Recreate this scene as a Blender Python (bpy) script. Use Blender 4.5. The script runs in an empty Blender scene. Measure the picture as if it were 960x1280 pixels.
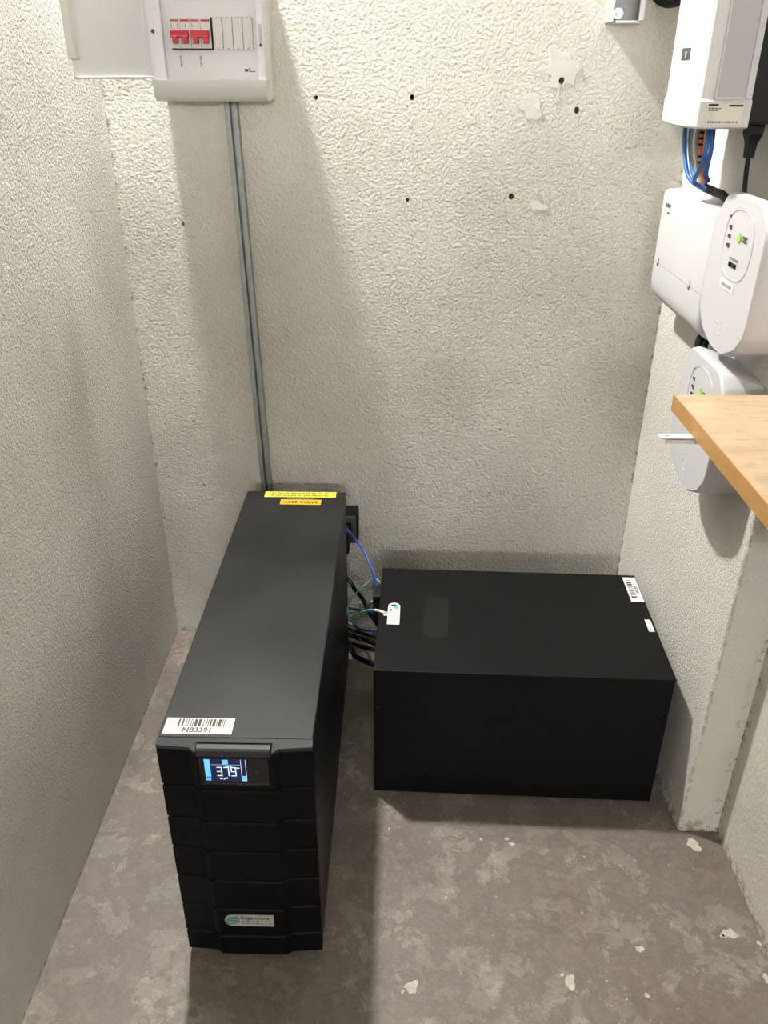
import bpy, bmesh, math, random
from mathutils import Matrix, Vector
random.seed(7)
S = bpy.context.scene
COL = S.collection

# ---------------------------------------------------------------- camera
cam_d = bpy.data.cameras.new('camera')
cam_d.sensor_fit = 'HORIZONTAL'; cam_d.sensor_width = 36.0
cam_d.lens = 1029.19 * 36.0 / 960.0
cam_d.clip_start = 0.02
cam = bpy.data.objects.new('camera', cam_d); COL.objects.link(cam)
FW = Vector((-0.01418881, 0.88105458, -0.47280176))
RT = Vector((0.99982436, 0.01829177, 0.00408148))
UP = Vector((-0.01224439, 0.4726608, 0.88115937))
m = Matrix((RT, UP, -FW)).transposed().to_4x4(); m.translation = Vector((0, 0, 1.25))
cam.matrix_world = m
S.camera = cam

# ---------------------------------------------------------------- world, exposure
w = bpy.data.worlds.new('world'); S.world = w; w.use_nodes = True
w.node_tree.nodes['Background'].inputs[0].default_value = (0.5, 0.5, 0.5, 1)
w.node_tree.nodes['Background'].inputs[1].default_value = 0.0
S.view_settings.view_transform = 'Standard'
S.view_settings.look = 'None'
S.view_settings.gamma = 1.0
S.view_settings.use_curve_mapping = False
S.view_settings.exposure = 0.06
LAMP_BACK = 2800.0     # downlight close to the back wall
FILL_FRONT = 94.0      # fill lamp added out of view behind the camera
LAMP_BACK_POS = (-0.450, 1.592)

# room measures (metres)
XL, XR, XN, YB, YP, ZC = -0.546, 0.5352, 0.607, 1.684, 1.0867, 2.26
YF = -3.4

# ---------------------------------------------------------------- materials
def new_mat(name):
    mt = bpy.data.materials.new(name); mt.use_nodes = True
    nt = mt.node_tree
    return mt, nt, nt.nodes['Principled BSDF']

def mat(name, col, rough=0.5, metal=0.0, spec=0.5, bump=None, emit=None, estr=1.0, vary=0.0, vscale=30.0):
    mt, nt, b = new_mat(name)
    b.inputs['Base Color'].default_value = (*col, 1)
    b.inputs['Roughness'].default_value = rough
    b.inputs['Metallic'].default_value = metal
    b.inputs['Specular IOR Level'].default_value = spec
    tc = nt.nodes.new('ShaderNodeTexCoord')
    n = nt.nodes.new('ShaderNodeTexNoise'); n.inputs['Scale'].default_value = vscale; n.inputs['Detail'].default_value = 4
    nt.links.new(tc.outputs['Object'], n.inputs['Vector'])
    if vary:
        r = nt.nodes.new('ShaderNodeValToRGB')
        r.color_ramp.elements[0].position = 0.3; r.color_ramp.elements[1].position = 0.75
        r.color_ramp.elements[0].color = (*[c * (1 - vary) for c in col], 1)
        r.color_ramp.elements[1].color = (*[min(1, c * (1 + vary)) for c in col], 1)
        nt.links.new(n.outputs['Fac'], r.inputs['Fac']); nt.links.new(r.outputs['Color'], b.inputs['Base Color'])
    if bump:
        sc, st, dist = bump
        n2 = nt.nodes.new('ShaderNodeTexNoise'); n2.inputs['Scale'].default_value = sc; n2.inputs['Detail'].default_value = 2
        nt.links.new(tc.outputs['Object'], n2.inputs['Vector'])
        bp = nt.nodes.new('ShaderNodeBump'); bp.inputs['Strength'].default_value = st; bp.inputs['Distance'].default_value = dist
        nt.links.new(n2.outputs['Fac'], bp.inputs['Height']); nt.links.new(bp.outputs['Normal'], b.inputs['Normal'])
    if emit:
        b.inputs['Emission Color'].default_value = (*emit, 1); b.inputs['Emission Strength'].default_value = estr
    return mt

class NT:
    """small helper for node graphs"""
    def __init__(s, nt): s.nt = nt
    def n(s, t, **kw):
        nd = s.nt.nodes.new(t)
        for k, v in kw.items(): setattr(nd, k, v)
        return nd
    def l(s, a, b): s.nt.links.new(a, b)
    def math(s, op, a, b=None, clamp=False):
        nd = s.n('ShaderNodeMath', operation=op, use_clamp=clamp)
        for i, v in enumerate((a, b)):
            if v is None: continue
            if isinstance(v, (int, float)): nd.inputs[i].default_value = v
            else: s.l(v, nd.inputs[i])
        return nd.outputs[0]
    def noise(s, vec, scale, detail=3, rough=0.5, dist=0.0):
        nd = s.n('ShaderNodeTexNoise'); s.l(vec, nd.inputs['Vector'])
        nd.inputs['Scale'].default_value = scale; nd.inputs['Detail'].default_value = detail
        nd.inputs['Roughness'].default_value = rough; nd.inputs['Distortion'].default_value = dist
        return nd.outputs['Fac']
    def ramp(s, fac, p0, p1, c0=(0, 0, 0), c1=(1, 1, 1)):
        nd = s.n('ShaderNodeValToRGB'); e = nd.color_ramp.elements
        e[0].position = p0; e[1].position = p1; e[0].color = (*c0, 1); e[1].color = (*c1, 1)
        s.l(fac, nd.inputs['Fac']); return nd.outputs['Color']
    def mix(s, fac, a, b):
        nd = s.n('ShaderNodeMix', data_type='RGBA')
        for i, v in ((0, fac), (6, a), (7, b)):
            if isinstance(v, (int, float)): nd.inputs[i].default_value = v
            elif isinstance(v, tuple): nd.inputs[i].default_value = (*v, 1)
            else: s.l(v, nd.inputs[i])
        return nd.outputs[2]

def plaster(name, col, dark, grain, coarse, dist, seams=(), smooth_z=None):
    """painted rough render; seams = (axis, position, width) lines along which the paint has crumbled"""
    mt, nt, b = new_mat(name); g = NT(nt)
    vec = g.n('ShaderNodeTexCoord').outputs['Object']
    sep = g.n('ShaderNodeSeparateXYZ'); g.l(vec, sep.inputs[0])
    big = g.noise(vec, 3.2, 5, 0.55)
    c = g.mix(g.ramp(big, 0.38, 0.72), col, dark)
    specks = g.ramp(g.noise(vec, 95, 2, 0.5), 0.735, 0.78)
    c = g.mix(g.math('MULTIPLY', specks, 0.35), c, (0.16, 0.13, 0.10))
    crumb = g.noise(vec, 62, 5, 0.7)
    for ax, pos, wd, lo, *more in seams:
        d = g.math('ABSOLUTE', g.math('SUBTRACT', sep.outputs[ax], pos))
        near = g.math('SUBTRACT', 1.0, g.math('DIVIDE', d, wd), True)
        if more:                                   # only close to a second line too
            d2 = g.math('ABSOLUTE', g.math('SUBTRACT', sep.outputs[more[0]], more[1]))
            near = g.math('MULTIPLY', near, g.math('SUBTRACT', 1.0, g.math('DIVIDE', d2, more[2]), True))
        f = g.math('MULTIPLY', near, g.ramp(crumb, lo, lo + 0.06))
        c = g.mix(g.math('MULTIPLY', f, 0.85), c, (0.17, 0.13, 0.09))
    g.l(c, b.inputs['Base Color'])
    b.inputs['Roughness'].default_value = 0.78; b.inputs['Specular IOR Level'].default_value = 0.25
    a = g.noise(vec, grain, 4, 0.62)
    k = g.noise(vec, coarse, 3, 0.55)
    v = g.n('ShaderNodeTexVoronoi', feature='F1'); g.l(vec, v.inputs['Vector']); v.inputs['Scale'].default_value = coarse * 1.6
    h = g.math('ADD', g.math('MULTIPLY', a, g.math('ADD', g.math('MULTIPLY', big, 1.2), 0.2)), g.math('MULTIPLY', k, 0.5))
    h = g.math('SUBTRACT', h, g.math('MULTIPLY', v.outputs['Distance'], 0.35))
    if smooth_z:                                   # trowelled smoother above a height
        zr = g.n('ShaderNodeMapRange'); zr.inputs[1].default_value, zr.inputs[2].default_value = smooth_z
        zr.inputs[3].default_value = 1.0; zr.inputs[4].default_value = 0.42
        g.l(sep.outputs[2], zr.inputs[0]); h = g.math('MULTIPLY', h, zr.outputs[0])
    bp = g.n('ShaderNodeBump'); bp.inputs['Strength'].default_value = 1.0; bp.inputs['Distance'].default_value = dist
    g.l(h, bp.inputs['Height']); g.l(bp.outputs['Normal'], b.inputs['Normal'])
    return mt

M_back = plaster('plaster_back', (0.70, 0.685, 0.630), (0.62, 0.597, 0.535), 210, 105, 0.0085, smooth_z=(0.85, 1.25),
                 seams=((0, XR, 0.008, 0.53), (0, XL, 0.008, 0.54), (2, 0.0, 0.015, 0.5)))
M_left = plaster('plaster_left', (0.71, 0.693, 0.645), (0.63, 0.61, 0.56), 250, 130, 0.0075,
                 seams=((1, YB, 0.008, 0.54), (2, 0.0, 0.010, 0.5)))
M_right = plaster('plaster_right', (0.70, 0.688, 0.64), (0.63, 0.612, 0.56), 260, 130, 0.0030,
                  seams=((1, YB, 0.009, 0.53), (1, YP, 0.006, 0.46, 0, XR, 0.0055), (1, YP, 0.010, 0.56, 0, XN, 0.02), (2, 0.0, 0.04, 0.48)))
M_pier = plaster('plaster_near', (0.64, 0.615, 0.555), (0.56, 0.53, 0.465), 170, 60, 0.0026,
                 seams=((1, YP, 0.02, 0.5), (2, 0.0, 0.03, 0.48)))
M_paint = mat('paint_ceiling', (0.72, 0.70, 0.65), 0.8, bump=(120, 0.4, 0.002))

def concrete():
    mt, nt, b = new_mat('concrete_floor'); g = NT(nt)
    vec = g.n('ShaderNodeTexCoord').outputs['Object']
    n1 = g.noise(vec, 5.5, 10, 0.66); n2 = g.noise(vec, 34, 8, 0.72); n3 = g.noise(vec, 150, 4, 0.6)
    n4 = g.noise(vec, 2.6, 6, 0.6); n5 = g.noise(vec, 13, 10, 0.75, 0.3)
    c = g.mix(g.ramp(n1, 0.38, 0.64), (0.170, 0.144, 0.121), (0.314, 0.283, 0.246))
    c = g.mix(g.math('MULTIPLY', g.ramp(n4, 0.50, 0.66), 0.6), c, (0.222, 0.220, 0.202))
    c = g.mix(g.math('MULTIPLY', g.ramp(n5, 0.52, 0.72), 0.7), c, (0.444, 0.408, 0.354))
    c = g.mix(g.math('MULTIPLY', g.ramp(n5, 0.47, 0.33), 0.65), c, (0.118, 0.097, 0.079))
    c = g.mix(g.math('MULTIPLY', g.ramp(n2, 0.45, 0.75), 0.35), c, (0.432, 0.396, 0.348))
    c = g.mix(g.math('MULTIPLY', g.ramp(n2, 0.45, 0.25), 0.35), c, (0.096, 0.079, 0.065))
    sp = g.ramp(g.noise(vec, 70, 3, 0.55), 0.69, 0.72)
    zone = g.ramp(g.noise(vec, 6.0, 2), 0.48, 0.58)
    c = g.mix(g.math('MULTIPLY', g.math('MULTIPLY', sp, zone), 0.75), c, (0.55, 0.52, 0.47))
    g.l(c, b.inputs['Base Color'])
    g.l(g.ramp(n2, 0.3, 0.7, (0.38,) * 3, (0.62,) * 3), b.inputs['Roughness'])
    b.inputs['Specular IOR Level'].default_value = 0.4
    h = g.math('ADD', g.math('MULTIPLY', n2, 1.0), g.math('MULTIPLY', n3, 0.5))
    bp = g.n('ShaderNodeBump'); bp.inputs['Strength'].default_value = 0.6; bp.inputs['Distance'].default_value = 0.002
    g.l(h, bp.inputs['Height']); g.l(bp.outputs['Normal'], b.inputs['Normal'])
    return mt
M_floor = concrete()

def woodmat(name, c0, c1, c2, axis=1, rough=0.55):
    mt, nt, b = new_mat(name); g = NT(nt)
    tc = g.n('ShaderNodeTexCoord'); mp = g.n('ShaderNodeMapping')
    sc = [26, 26, 26]; sc[axis] = 7
    mp.inputs['Scale'].default_value = sc; g.l(tc.outputs['Object'], mp.inputs['Vector'])
    v = mp.outputs['Vector']
    n = g.noise(v, 1.0, 6, 0.6, 1.2); n2 = g.noise(v, 4.0, 5, 0.65)
    c = g.mix(g.ramp(n, 0.35, 0.68), c0, c1)
    c = g.mix(g.math('MULTIPLY', g.ramp(n2, 0.55, 0.72), 0.6), c, c2)
    g.l(c, b.inputs['Base Color']); b.inputs['Roughness'].default_value = rough
    bp = g.n('ShaderNodeBump'); bp.inputs['Strength'].default_value = 0.3; bp.inputs['Distance'].default_value = 0.001
    g.l(n2, bp.inputs['Height']); g.l(bp.outputs['Normal'], b.inputs['Normal'])
    return mt
M_wood = woodmat('shelf_wood', (0.42, 0.295, 0.18), (0.52, 0.40, 0.27), (0.29, 0.19, 0.11), axis=0)
M_wood_edge = woodmat('shelf_edge', (0.42, 0.225, 0.075), (0.48, 0.27, 0.10), (0.33, 0.165, 0.05), axis=1, rough=0.4)

M_black = mat('black_metal', (0.0075, 0.0075, 0.0078), 0.44, spec=0.34, bump=(900, 0.25, 0.0003), vary=0.85, vscale=7)
M_box = mat('black_box_metal', (0.0030, 0.0029, 0.0029), 0.46, spec=0.16, bump=(1200, 0.2, 0.0002), vary=0.08, vscale=7)
M_bezel = mat('black_plastic', (0.0024, 0.0022, 0.0022), 0.5, spec=0.12)
M_bezel_top = mat('grey_black_plastic', (0.026, 0.026, 0.028), 0.5, spec=0.3)
M_handle = mat('handle_plastic', (0.030, 0.030, 0.032), 0.5, spec=0.3)
M_gloss = mat('display_window', (0.006, 0.006, 0.008), 0.12)
M_lcd = mat('lcd_ground', (0.004, 0.006, 0.02), 0.25, emit=(0.006, 0.010, 0.052), estr=1.0)
M_cyan = mat('lcd_cyan', (0.1, 0.3, 0.5), 0.3, emit=(0.13, 0.48, 0.86), estr=1.0)
M_lcdw = mat('lcd_white', (0.5, 0.55, 0.6), 0.3, emit=(0.62, 0.75, 0.92), estr=1.0)
M_label = mat('paper_white', (0.64, 0.62, 0.55), 0.6)
M_labelw = mat('label_white', (0.68, 0.68, 0.67), 0.45)
M_ink = mat('ink_black', (0.012, 0.012, 0.012), 0.7, spec=0.2)
M_inkg = mat('ink_grey', (0.07, 0.07, 0.07), 0.7, spec=0.2)
M_inkl = mat('ink_pale', (0.27, 0.27, 0.265), 0.6)
M_yellow = mat('label_yellow', (0.54, 0.56, 0.06), 0.5)
M_orange = mat('label_orange', (0.66, 0.33, 0.012), 0.5)
M_silver = mat('badge_silver', (0.45, 0.45, 0.43), 0.4, metal=0.2)
M_teal = mat('logo_teal', (0.04, 0.22, 0.24), 0.5)
M_green = mat('logo_green', (0.12, 0.42, 0.36), 0.5)
M_lime = mat('logo_lime', (0.30, 0.55, 0.08), 0.5)
M_white = mat('white_plastic', (0.66, 0.66, 0.685), 0.35)
M_white2 = mat('white_abs', (0.545, 0.545, 0.565), 0.42)
M_wgrey = mat('grey_white_plastic', (0.58, 0.58, 0.565), 0.4)
M_greyp = mat('pale_grey_plastic', (0.40, 0.40, 0.42), 0.4)
M_red = mat('toggle_red', (0.36, 0.008, 0.022), 0.4)
M_steel = mat('galvanised_steel', (0.27, 0.285, 0.275), 0.45, metal=0.55, vary=0.12, vscale=60)
M_bright = mat('zinc_plate', (0.74, 0.74, 0.72), 0.3, metal=0.8)
M_rubber = mat('black_rubber', (0.006, 0.006, 0.006), 0.55, spec=0.3)
M_blue = mat('wire_blue', (0.012, 0.04, 0.24), 0.4)
M_blue2 = mat('network_blue', (0.02, 0.12, 0.38), 0.42)
M_navy = mat('wire_navy', (0.005, 0.008, 0.04), 0.45)
M_gwire = mat('wire_green', (0.16, 0.50, 0.30), 0.4)
M_grwire = mat('wire_grey', (0.30, 0.30, 0.29), 0.5)
M_owire = mat('wire_orange', (0.62, 0.22, 0.10), 0.45)
M_whwire = mat('wire_white', (0.75, 0.74, 0.70), 0.4)
M_hole = mat('hole_dark', (0.03, 0.025, 0.02), 0.9)
M_putty = mat('putty_white', (0.72, 0.708, 0.66), 0.85, bump=(300, 0.4, 0.001), vary=0.04)
M_spot = mat('dried_paint', (0.48, 0.45, 0.39), 0.8, vary=0.25, vscale=60)
M_bulb = mat('bulb_light', (0.9, 0.9, 0.9), 0.4, emit=(1.0, 0.968, 0.915), estr=LAMP_BACK)
M_fill_light = mat('fill_light', (0.9, 0.9, 0.9), 0.4, emit=(1.0, 0.975, 0.94), estr=FILL_FRONT)

# ---------------------------------------------------------------- helpers
def box(bm, x0, x1, y0, y1, z0, z1, bev=0.0, seg=2):
    vs = [bm.verts.new((x, y, z)) for x in (x0, x1) for y in (y0, y1) for z in (z0, z1)]
    fs = [bm.faces.new([vs[i] for i in f]) for f in
          ((0, 1, 3, 2), (4, 6, 7, 5), (0, 4, 5, 1), (2, 3, 7, 6), (0, 2, 6, 4), (1, 5, 7, 3))]
    if bev:
        es = list({e for f in fs for e in f.edges})
        bmesh.ops.bevel(bm, geom=es, offset=bev, segments=seg, profile=0.5, affect='EDGES')
    return bm

def BOX(*a, **k): return box(bmesh.new(), *a, **k)

def loft(bm, rings, cap0=True, cap1=True):
    vr = [[bm.verts.new(p) for p in r] for r in rings]
    n = len(rings[0])
    for a, b in zip(vr, vr[1:]):
        for i in range(n):
            bm.faces.new((a[i], a[(i + 1) % n], b[(i + 1) % n], b[i]))
    if cap0: bm.faces.new(vr[0][::-1])
    if cap1: bm.faces.new(vr[-1])
    return bm

def prism(bm, pts, z0, z1):          # plan polygon (x, y) pulled up in z
    return loft(bm, [[(x, y, z0) for x, y in pts], [(x, y, z1) for x, y in pts]])

def prism_y(bm, pts, y0, y1):        # outline (x, z) pulled along y
    return loft(bm, [[(x, y0, z) for x, z in pts], [(x, y1, z) for x, z in pts]])

def cyl(bm, c, r, h, axis='Z', seg=20, r2=None):
    r2 = r if r2 is None else r2
    R = []
    for rr, t in ((r, 0.0), (r2, h)):
        ring = []
        for i in range(seg):
            a = 2 * math.pi * i / seg; u, v = rr * math.cos(a), rr * math.sin(a)
            p = {'Z': (u, v, t), 'Y': (u, t, v), 'X': (t, u, v)}[axis]
            ring.append((c[0] + p[0], c[1] + p[1], c[2] + p[2]))
        R.append(ring)
    return loft(bm, R)

def spline(pts, sub=8):
    P = [Vector(p) for p in pts]
    if len(P) < 3: return P
    Q = [P[0] * 2 - P[1]] + P + [P[-1] * 2 - P[-2]]
    out = []
    for i in range(1, len(Q) - 2):
        a, b, c, d = Q[i - 1:i + 3]
        for k in range(sub):
            t = k / sub
            out.append(0.5 * ((2 * b) + (c - a) * t + (2 * a - 5 * b + 4 * c - d) * t * t + (3 * b - a - 3 * c + d) * t ** 3))
    return out + [P[-1]]

def tube(bm, pts, r, seg=10, sub=8):
    P = spline(pts, sub)
    rings = []; n0 = None
    for i, p in enumerate(P):
        t = (P[min(i + 1, len(P) - 1)] - P[max(i - 1, 0)]).normalized()
        if n0 is None:
            n0 = t.cross(Vector((0, 0, 1)) if abs(t.z) < 0.9 else Vector((1, 0, 0))).normalized()
        n0 = (n0 - t * n0.dot(t)).normalized(); b = t.cross(n0)
        rings.append([p + (n0 * math.cos(2 * math.pi * k / seg) + b * math.sin(2 * math.pi * k / seg)) * r for k in range(seg)])
    return loft(bm, rings)

def TUBE(*a, **k): return tube(bmesh.new(), *a, **k)

def obj(name, bm, material, parent=None, world=False, smooth=None):
    """bm becomes one mesh object; with world=True its coordinates are world ones even under a parent"""
    bmesh.ops.recalc_face_normals(bm, faces=bm.faces[:])
    if world and parent is not None:
        bm.transform(chain(parent).inverted())
    me = bpy.data.meshes.new(name); bm.to_mesh(me); bm.free()
    me.materials.append(material)
    if smooth is not None:
        me.polygons.foreach_set('use_smooth', [True] * len(me.polygons))
        me.set_sharp_from_angle(angle=math.radians(smooth))
    o = bpy.data.objects.new(name, me); COL.objects.link(o)
    if parent is not None: o.parent = parent
    return o

def chain(o):
    mt = o.matrix_basis.copy()
    while o.parent is not None:
        o = o.parent; mt = o.matrix_basis @ mt
    return mt

def tag(o, label, cat, group=None):
    o['label'] = label; o['category'] = cat
    if group: o['group'] = group
    return o

def thing(name, label, cat, loc=(0, 0, 0), rz=0.0, group=None):
    o = bpy.data.objects.new(name, None); COL.objects.link(o)
    o.empty_display_size = 0.05
    o.location = loc; o.rotation_euler = (0, 0, rz)
    return tag(o, label, cat, group)

def struct(o):
    o['kind'] = 'structure'; return o

FRONT = Matrix.Rotation(math.pi / 2, 4, 'X')                 # drawn upright, facing -y
TOP = Matrix.Identity(4)                                      # lying flat, read from -y
def text_bm(s, size, M, loc, rot=0.0, sx=1.0, align='CENTER', depth=0.0002):
    c = bpy.data.curves.new('lettering', 'FONT'); c.body = s; c.size = size
    c.align_x = align; c.align_y = 'CENTER'; c.extrude = depth; c.resolution_u = 2; c.offset = size * 0.022
    o = bpy.data.objects.new('lettering', c); COL.objects.link(o)
    dg = bpy.context.evaluated_depsgraph_get(); dg.update()
    me = bpy.data.meshes.new_from_object(o.evaluated_get(dg))
    bm = bmesh.new(); bm.from_mesh(me)
    bpy.data.objects.remove(o); bpy.data.curves.remove(c); bpy.data.meshes.remove(me)
    T = Matrix.Translation(loc) @ M @ Matrix.Rotation(rot, 4, 'Z') @ Matrix.Diagonal((sx, 1, 1, 1))
    bm.transform(T)
    return bm

def merge(*bms):
    out = bmesh.new()
    for b in bms:
        me = bpy.data.meshes.new('t'); b.to_mesh(me); b.free(); out.from_mesh(me); bpy.data.meshes.remove(me)
    return out

def dashes(x0, x1, y, h, n, f, seed):
    """rows of unreadably small print: word-length blocks; f(x0, x1, y0, y1) adds one"""
    rnd = random.Random(seed); x = x0
    while x < x1 - 1e-6:
        wd = (x1 - x0) / n * rnd.uniform(0.5, 1.3); e = min(x1, x + wd)
        f(x, e, y - h / 2, y + h / 2); x = e + (x1 - x0) / n * 0.22

def stripes(x0, x1, n, seed):
    rnd = random.Random(seed); x = x0; u = (x1 - x0) / n; out = []
    while x < x1:
        wd = u * rnd.choice((0.5, 0.5, 1.0, 1.6)); out.append((x, min(x + wd, x1))); x += wd + u * rnd.choice((0.5, 0.6, 1.1))
    return out

def digits7(bm, s, x, z, wd, h, th, gap, y):
    segs = {'3': 'abgcd', '7': 'abc', '9': 'abgcdf'}
    for ch in s:
        for k in segs[ch]:
            r = {'a': (0, wd, h - th, h), 'd': (0, wd, 0, th), 'g': (0, wd, h / 2 - th / 2, h / 2 + th / 2),
                 'b': (wd - th, wd, h / 2, h), 'c': (wd - th, wd, 0, h / 2), 'f': (0, th, h / 2, h), 'e': (0, th, 0, h / 2)}[k]
            box(bm, x + r[0], x + r[1], y - 0.0002, y, z + r[2], z + r[3])
        x += wd + gap
    return bm

# ---------------------------------------------------------------- the room
def fill2d(polys, half):
    cu = bpy.data.curves.new('w', 'CURVE'); cu.dimensions = '2D'; cu.fill_mode = 'BOTH'; cu.extrude = half
    for pts in polys:
        sp = cu.splines.new('POLY'); sp.points.add(len(pts) - 1); sp.use_cyclic_u = True
        for q, (a, b) in zip(sp.points, pts): q.co = (a, b, 0, 1)
    o = bpy.data.objects.new('w', cu); COL.objects.link(o)
    dg = bpy.context.evaluated_depsgraph_get(); dg.update()
    me = bpy.data.meshes.new_from_object(o.evaluated_get(dg)); bm = bmesh.new(); bm.from_mesh(me)
    bpy.data.objects.remove(o); bpy.data.curves.remove(cu); bpy.data.meshes.remove(me)
    return bm
HOLES = [(-0.1551, 1.2053, 0.0038, 1.0), (0.0205, 1.2061, 0.0042, 1.25), (0.29, 1.2345, 0.0048, 1.25), (0.3228, 1.1866, 0.0050, 1.25),
         (0.2144, 1.0368, 0.0054, 1.1), (0.0148, 1.0297, 0.0040, 1.0), (0.2269, 0.5554, 0.0034, 0.9), (0.2142, 0.3996, 0.0034, 0.9),
         (-0.4471, 0.5684, 0.0036, 0.9), (-0.4398, 0.4114, 0.0036, 0.9), (-0.4239, 0.9824, 0.0028, 1.8), (0.0125, 1.192, 0.0018, 1.0)]
def wall_with_holes():
    cu = bpy.data.curves.new('w', 'CURVE'); cu.dimensions = '2D'; cu.fill_mode = 'BOTH'; cu.extrude = 0.02
    def poly(pts):
        sp = cu.splines.new('POLY'); sp.points.add(len(pts) - 1); sp.use_cyclic_u = True
        for q, (a, b) in zip(sp.points, pts): q.co = (a, b, 0, 1)
    poly([(XL - 0.1, -0.0), (XR + 0.1, 0.0), (XR + 0.1, ZC), (XL - 0.1, ZC)])
    rnd = random.Random(3)
    for x, z, r, el in HOLES:
        poly([(x + r * math.cos(a) * rnd.uniform(0.85, 1.12), z + r * el * math.sin(a) * rnd.uniform(0.85, 1.12))
              for a in [2 * math.pi * i / 12 for i in range(12)]])
    o = bpy.data.objects.new('w', cu); COL.objects.link(o)
    dg = bpy.context.evaluated_depsgraph_get(); dg.update()
    me = bpy.data.meshes.new_from_object(o.evaluated_get(dg))
    bm = bmesh.new(); bm.from_mesh(me)
    bpy.data.objects.remove(o); bpy.data.curves.remove(cu); bpy.data.meshes.remove(me)
    bm.transform(Matrix.Translation((0, YB + 0.02, 0)) @ FRONT)
    return bm
struct(obj('floor', BOX(XL - 0.1, XN + 0.15, YF - 0.1, YB + 0.2, -0.08, 0.0), M_floor))
wall_back = struct(obj('wall_back', wall_with_holes(), M_back))
obj('hole_lining', BOX(XL - 0.1, XR + 0.1, YB + 0.04, YB + 0.10, 0.0, ZC), M_hole, wall_back)
wall_left = struct(obj('wall_left', BOX(XL - 0.1, XL, YF, YB, 0.0, ZC), M_left))
struct(obj('wall_front', BOX(XL - 0.1, XN + 0.15, YF - 0.1, YF, 0.0, ZC), M_paint))
struct(obj('ceiling', BOX(XL - 0.1, XN + 0.15, YF - 0.1, YB + 0.1, ZC, ZC + 0.08), M_paint))
struct(obj('wall_right_front', BOX(XN, XN + 0.15, YF, YP, 0.0, ZC), M_pier))
# deep part of the right wall: ends in a rough, chipped arris and a face turned to the camera
def pier():
    rnd = random.Random(11); n = 300; rings = []; j = 0.0
    for i in range(n + 1):
        z = ZC * i / n
        j = 0.6 * j + rnd.uniform(-0.0016, 0.0016)
        cx = 0.004 + abs(j) + (rnd.uniform(0.001, 0.0035) if rnd.random() < 0.10 else 0)
        cy = 0.004 + abs(j) * 0.8 + (rnd.uniform(0.001, 0.004) if rnd.random() < 0.10 else 0)
        foot = 0.012 * max(0.0, 1 - z / 0.05) ** 2
        rings.append([(XR, YB, z), (XR - foot * 0.3, YP + 0.05, z), (XR, YP + cy, z), (XR + cx * 0.3, YP + cy * 0.35, z),
                      (XR + cx, YP - foot * 0.2, z), (XN + 0.003, YP - foot * 0.2 + j * 0.3, z), (XN + 0.15, YP, z), (XN + 0.15, YB, z)])
    return loft(bmesh.new(), rings)
wall_right = struct(obj('wall_right', pier(), M_right))

def blob(cx, cy, rx, ry, seed, n=18, rough=0.35):
    rnd = random.Random(seed); ph = [rnd.uniform(0, 6.28) for _ in range(4)]
    out = []
    for i in range(n):
        a = 2 * math.pi * i / n
        k = 1 + rough * (0.5 * math.sin(2 * a + ph[0]) + 0.35 * math.sin(3 * a + ph[1]) + 0.3 * math.sin(5 * a + ph[2])) + rnd.uniform(-0.08, 0.08)
        out.append((cx + rx * k * math.cos(a), cy + ry * k * math.sin(a)))
    return out
# filler smears round the holes, and filled plugs
for pts in ([(0.262, 1.286), (0.272, 1.289), (0.281, 1.277), (0.297, 1.280), (0.303, 1.268), (0.318, 1.268), (0.323, 1.252), (0.314, 1.246),
             (0.311, 1.228), (0.300, 1.232), (0.287, 1.226), (0.288, 1.205), (0.281, 1.198), (0.284, 1.222), (0.268, 1.226), (0.271, 1.243), (0.260, 1.247), (0.268, 1.262)],
            blob(0.238, 1.192, 0.022, 0.018, 5, 22, 0.4), blob(0.268, 1.02, 0.016, 0.008, 9, 16, 0.5)):
    pts = list(pts); c0, c1 = 0.29, 1.2345
    inside = any(True for x, z in pts if abs(x - c0) < 0.03 and abs(z - c1) < 0.03)
    rings = [pts]
    if inside: rings.append([(c0 + 0.0052 * math.cos(t), c1 + 0.0064 * math.sin(t)) for t in [2 * math.pi * i / 12 for i in range(12)]])
    b = fill2d(rings, 0.0005); b.transform(Matrix.Translation((0, YB - 0.0004, 0)) @ FRONT)
    obj('filler_patch', b, M_putty, wall_back)
for x, z in ((0.2507, 1.1915), (0.3179, 1.2549), (0.262, 1.047)):
    obj('wall_plug', cyl(bmesh.new(), (x, YB - 0.0022, z), 0.0042, 0.004, 'Y', 14), M_putty, wall_back)
# dried paint and mortar spots on the floor
floor = bpy.data.objects['floor']
SPOTS = [(0.034, 0.776, 0.010, 0.013, 1), (0.020, 0.768, 0.003, 0.004, 2), (0.5576, 0.876, 0.013, 0.011, 3), (0.545, 0.872, 0.004, 0.004, 13),
         (0.4032, 0.846, 0.007, 0.006, 4), (0.5545, 1.052, 0.013, 0.014, 5), (0.2809, 0.789, 0.010, 0.012, 6), (0.27, 0.80, 0.003, 0.003, 14),
         (0.2208, 1.047, 0.005, 0.004, 7), (0.213, 1.058, 0.004, 0.004, 8), (0.59, 0.80, 0.006, 0.010, 9), (0.395, 0.770, 0.004, 0.004, 10),
         (0.165, 1.056, 0.003, 0.003, 11), (0.60, 0.86, 0.004, 0.005, 12), (-0.545, 0.66, 0.006, 0.012, 15)]
for x, y, rx, ry, sd in SPOTS:
    if abs(x) > 0.54 and x < 0: x = -0.47
    p = blob(x, y, rx, ry, sd, 16, 0.4)
    b = loft(bmesh.new(), [[(a, c, -0.001) for a, c in p], [(x + (a - x) * 0.85, y + (c - y) * 0.85, 0.0010) for a, c in p]])
    obj('paint_spot', b, M_spot, floor)

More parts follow.
